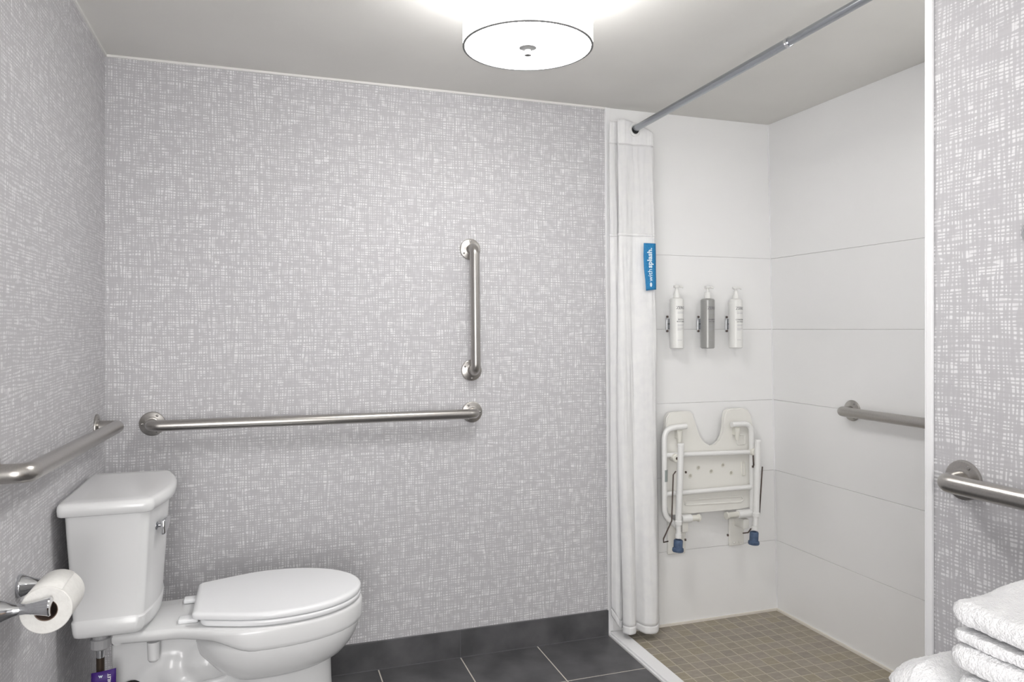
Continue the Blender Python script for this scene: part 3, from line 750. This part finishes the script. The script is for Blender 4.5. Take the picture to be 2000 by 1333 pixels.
obj('tank_lid', bm, M['ceramic'], toi, smooth=True, angle=70)
# flush lever
lp = Vector((.2215, -.548, .700))
lv = obj('flush_lever', lathe(nb(), [(0, 0), (.013, 0), (.013, .004), (.009, .006), (.006, .008), (.006, .018), (0, .018)], lp + Vector((-.010, 0, 0)), (1, 0, 0), 20), M['chrome'], toi, smooth=True, angle=35, label='chrome flush lever')
bm = bbox(lp.x + .004, lp.x + .016, lp.y - .022, lp.y + .055, lp.z - .017, lp.z + .014, bev=.004, seg=3)
for v in bm.verts:
    f = (v.co.y - lp.y) / .05; v.co.x += .004 * f * f; v.co.z = lp.z + (v.co.z - lp.z) * (1.15 - .25 * f)
obj('handle', bm, M['chrome'], lv, smooth=True, angle=40)
# water supply: nut under the tank, braided hose, printed tag
sx, sy = .090, -.562
nut = obj('supply_nut', lathe(nb(), [(0, .4464), (.018, .4464), (.018, .436), (.0235, .434), (.0225, .412), (.017, .408), (0, .408)], (sx, sy, 0), n=14), M['nut'], toi, smooth=True, angle=25)
obj('ferrule', lathe(nb(), [(0, .4075), (.0095, .4075), (.0085, .386), (0, .386)], (sx, sy, 0), n=20), M['chrome'], nut, smooth=True, angle=40)
obj('supply_hose', tube(nb(), catmull([(sx, sy, .386), (sx, sy, .34), (sx - .002, sy + .004, .27), (sx - .02, sy + .012, .18), (sx - .05, sy + .01, .13), (.0005, sy + .01, .13)], 6), .0092, 14), M['braid'], toi, smooth=True, angle=50)
tgo = Vector((sx + .016, sy - .012, .325))
bm = nb()
g = [[bm.verts.new((tgo.x - .033 + .054 * u, tgo.y - .006 + .010 * (u - .3) ** 2 - .004 * v, tgo.z + .031 - .090 * v + .004 * u - .008 * v * u)) for u in (0, .2, .4, .6, .8, 1)] for v in (0, .25, .5, .75, 1)]
for v in range(4):
    for u in range(5): bm.faces.new((g[v][u], g[v][u + 1], g[v + 1][u + 1], g[v + 1][u]))
ht = obj('hose_tag', bm, M['purple'], toi, smooth=True, label='purple printed paper tag on the water supply hose')
md = ht.modifiers.new('t', 'SOLIDIFY'); md.thickness = .0008
bm = text_bm('TOILET', .0098, .0001, .0002)
for v in bm.verts:
    x, y, z = v.co; v.co = Vector((tgo.x + .0075 - y * 1.0, tgo.y - .0092 - z, tgo.z + .0105 + x))
obj('lettering', bm, M['trim'], ht)
bm = text_bm('w', .012, .0001, .0004)
for v in bm.verts:
    x, y, z = v.co; v.co = Vector((tgo.x - .012 + x, tgo.y - .0082 - z, tgo.z + .022 + y))
obj('lettering', bm, M['tagprint'], ht)

# ------------------------------------------------------------------ toilet paper holder and roll
zc = .678; ya, yb_ = -1.028, -.880; xr = .080
hd = thing('toilet_paper_holder', 'chrome two-post toilet paper holder on the left wall', 'paper holder', (.0003, (ya + yb_) / 2, zc))
for y in (ya, yb_):
    obj('post', lathe(nb(), [(0, .0003), (.0225, .0003), (.0235, .004), (.0225, .008), (.017, .018), (.0125, .030), (.0100, .042), (.0095, .052), (.0105, .0585), (.0112, .060), (.0112, .063), (.0118, .064), (.0135, .073), (.0165, .086), (.0178, .090), (.0165, .0925), (.0, .0935)], (0, y, zc), (1, 0, 0), 40), M['chrome'], hd, smooth=True, angle=30)
obj('roller', tube(nb(), [(xr, ya + .01, zc), (xr, yb_ - .01, zc)], .0085, 20), M['chrome'], hd, smooth=True, angle=50)
R_, r_ = .0445, .0205; y0, y1 = -1.012, -.905; zr_ = zc - (r_ - .0087) 
roll = thing('toilet_paper_roll', 'roll of white toilet paper on the chrome holder', 'toilet paper', (xr, (y0 + y1) / 2, zr_))
bm = nb(); prof = [(r_, 0), (R_ - .0015, 0), (R_, .0015), (R_, y1 - y0 - .0015), (R_ - .0015, y1 - y0), (r_, y1 - y0), (r_, 0)]
lathe(bm, prof, (xr, y0, zr_), (0, 1, 0), 64)
for v in bm.verts:
    dx, dz = v.co.x - xr, v.co.z - zr_; rr = sqrt(dx * dx + dz * dz)
    if rr > .03:
        k = 1 + .012 * noise.noise(Vector((dx * 30, v.co.y * 12, dz * 30))); v.co.x = xr + dx * k; v.co.z = zr_ + dz * k
obj('paper', bm, M['paper'], roll, smooth=True, angle=40)
obj('core', lathe(nb(), [(r_ - .0001, .001), (r_ - .0001, y1 - y0 - .001), (r_ - .0015, y1 - y0 - .001), (r_ - .0015, .001), (r_ - .0001, .001)], (xr, y0, zr_), (0, 1, 0), 40), M['card'], roll, smooth=True, angle=40)
bm = nb(); sh = []     # loose outer sheet edge over the top of the roll
for k in range(14):
    a = 2.5 - k * .12; rr = R_ + .0012
    sh.append([bm.verts.new((xr + cos(a) * rr, y, zr_ + sin(a) * rr)) for y in (y0 + .0005, (y0 + y1) / 2, y1 - .0005)])
for a, b in zip(sh, sh[1:]):
    for k in range(2): bm.faces.new((a[k], a[k + 1], b[k + 1], b[k]))
lo_ = obj('loose_sheet', bm, M['paper'], roll, smooth=True); md = lo_.modifiers.new('t', 'SOLIDIFY'); md.thickness = .0006

# ------------------------------------------------------------------ vanity counter (below the frame) and the towels on it
van = thing('vanity', 'vanity counter below the towels by the papered right wall', 'vanity', (1.42, -2.6, 0.0006))
obj('countertop', bbox(1.085, XP - .010, -3.30, -1.862, .690, .728, bev=.004), M['counter'], van)
obj('cabinet', bbox(1.13, XP - .010, -3.29, -2.35, .0006, .6895, bev=.003), M['wood'], van)
for k in range(2):
    d_ = obj('door', bbox(1.112, 1.1295, -3.28 + k * .465, -2.83 + k * .465, .09, .67, bev=.003), M['wood'], van)
    obj('handle', tube(nb(), bend([(1.112, -2.93 + k * .04 + k * .0, .45), (1.09, -2.93 + k * .04, .45), (1.09, -2.93 + k * .04, .56), (1.112, -2.93 + k * .04, .56)], .01, 4), .005, 10), M['chrome'], d_, smooth=True)
vl = thing('added_bar_light', 'added frosted glass bar light, out of view on the right wall above the vanity', 'added wall lamp', (XP, -2.75, 1.86))  # added lamp, out of view, not a known fixture
obj('back_plate', bbox(XP - .03, XP - .0003, -3.10, -2.40, 1.83, 1.89, bev=.004), M['chrome'], vl)
obj('glass', tube(nb(), [(XP - .055, -3.08, 1.86), (XP - .055, -2.42, 1.86)], .024, 20), M['added_bar_lit'], vl, smooth=True, angle=50)

PILE = bpy.data.textures.new('pile', 'CLOUDS'); PILE.noise_scale = .0035; PILE.noise_depth = 2
def towel(name, label, x0, x1, y0, y1, z0, z1, bulge=.010, seed=0, layers=2, sag=0.0, crown=0.0):
    """folded towel: rounded fold along its near long edge, soft uneven surface"""
    t = thing(name, label, 'towel', ((x0 + x1) / 2, (y0 + y1) / 2, z0), 'folded white towels')
    h = (z1 - z0) / layers
    for l in range(layers):
        bm = nb(); nx, ny, nz = 46, 56, 7
        za, zb = z0 + h * l + .0003, z0 + h * (l + 1) - .0003; r = h / 2
        grid = []
        X0 = x0 + random.uniform(0, .005); Y1 = y1 - random.uniform(0, .005)
        for s in range(2):
            pass
        # section ring in (x, z), swept along y with shrinking ends
        rings = []
        for j in range(ny + 1):
            v = j / ny; y = y0 + (Y1 - y0) * v
            e = min(v, 1 - v) * (Y1 - y0); k = 1 if e > r * 1.6 else sqrt(max(0.02, 1 - (1 - e / (r * 1.6)) ** 2))
            ring_ = []
            xe = X0 + (1 - k) * .016
            m_ = 30
            for i in range(m_ + 1):
                u = i / m_; x = xe + r * .8 + (x1 - xe - r * 1.6) * u
                ring_.append((x, zb, 1))
            for i in range(1, 8):
                a = pi / 2 - pi * i / 8; ring_.append((x1 - r * .8 + r * .8 * cos(a), (za + zb) / 2 + r * sin(a), 0))
            for i in range(m_ + 1):
                u = i / m_; x = x1 - r * .8 + (xe + r * .8 - x1 + r * .8) * u; ring_.append((x, za, -1))
            for i in range(1, 8):
                a = -pi / 2 - pi * i / 8; ring_.append((xe + r * .8 + r * .8 * cos(a), (za + zb) / 2 + r * sin(a), 0))
            out = []
            for x, z, w in ring_:
                zz = (za + zb) / 2 + (z - (za + zb) / 2) * k
                u = (x - x0) / (x1 - x0)
                lift = crown * smooth01(u * 2.2) * smooth01(1.2 - v * .2) * ((z - z0) / (z1 - z0)) - sag * (1 - smooth01(u * 3)) * ((zz - z0) / (z1 - z0))
                nn = noise.noise(Vector((x * 9 + seed, y * 9, l + seed))) * .0030 + noise.noise(Vector((x * 40, y * 40, z * 60 + seed))) * .0014 + noise.noise(Vector((x * 190, y * 190, z * 190 + seed))) * .0008
                if w <= 0 and w == -1: nn = min(0, nn) * .0
                out.append(Vector((x + (nn * 1.4 if w == 0 else 0), y + nn * .8, zz + lift + (nn if w == 1 else nn * .3))))
            rings.append(out)
        loft(bm, rings)
        fo = obj('folded_layer', bm, M['towel'], t, smooth=True)
        sd = fo.modifiers.new('s', 'SUBSURF'); sd.levels = sd.render_levels = 2
        dm = fo.modifiers.new('pile', 'DISPLACE'); dm.texture = PILE; dm.strength = .0022; dm.mid_level = .5; dm.texture_coords = 'LOCAL'
    return t
towel('folded_towel', 'loosely folded white towel bulging out at the far left of the towel stack', 1.192, 1.50, -1.984, -1.902, .7285, .806, layers=1, seed=1)
towel('folded_towel', 'thick folded white towel at the bottom of the towel stack', 1.1885, 1.50, -2.36, -2.012, .7285, .798, layers=1, seed=5)
towel('folded_towel', 'thick folded white towel second from the bottom of the towel stack', 1.1825, 1.50, -2.36, -2.006, .8010, .828, layers=1, seed=2)
towel('folded_towel', 'thick folded white towel in the middle of the towel stack', 1.1785, 1.50, -2.36, -2.002, .8310, .857, layers=1, seed=6)
towel('folded_towel', 'thin folded white towel just under the topmost towel', 1.1865, 1.50, -2.36, -2.002, .8600, .874, layers=1, seed=3)
towel('folded_towel', 'folded white hand towel on top of the towel stack', 1.1825, 1.49, -2.35, -2.000, .8765, .903, layers=1, seed=9, crown=.014)
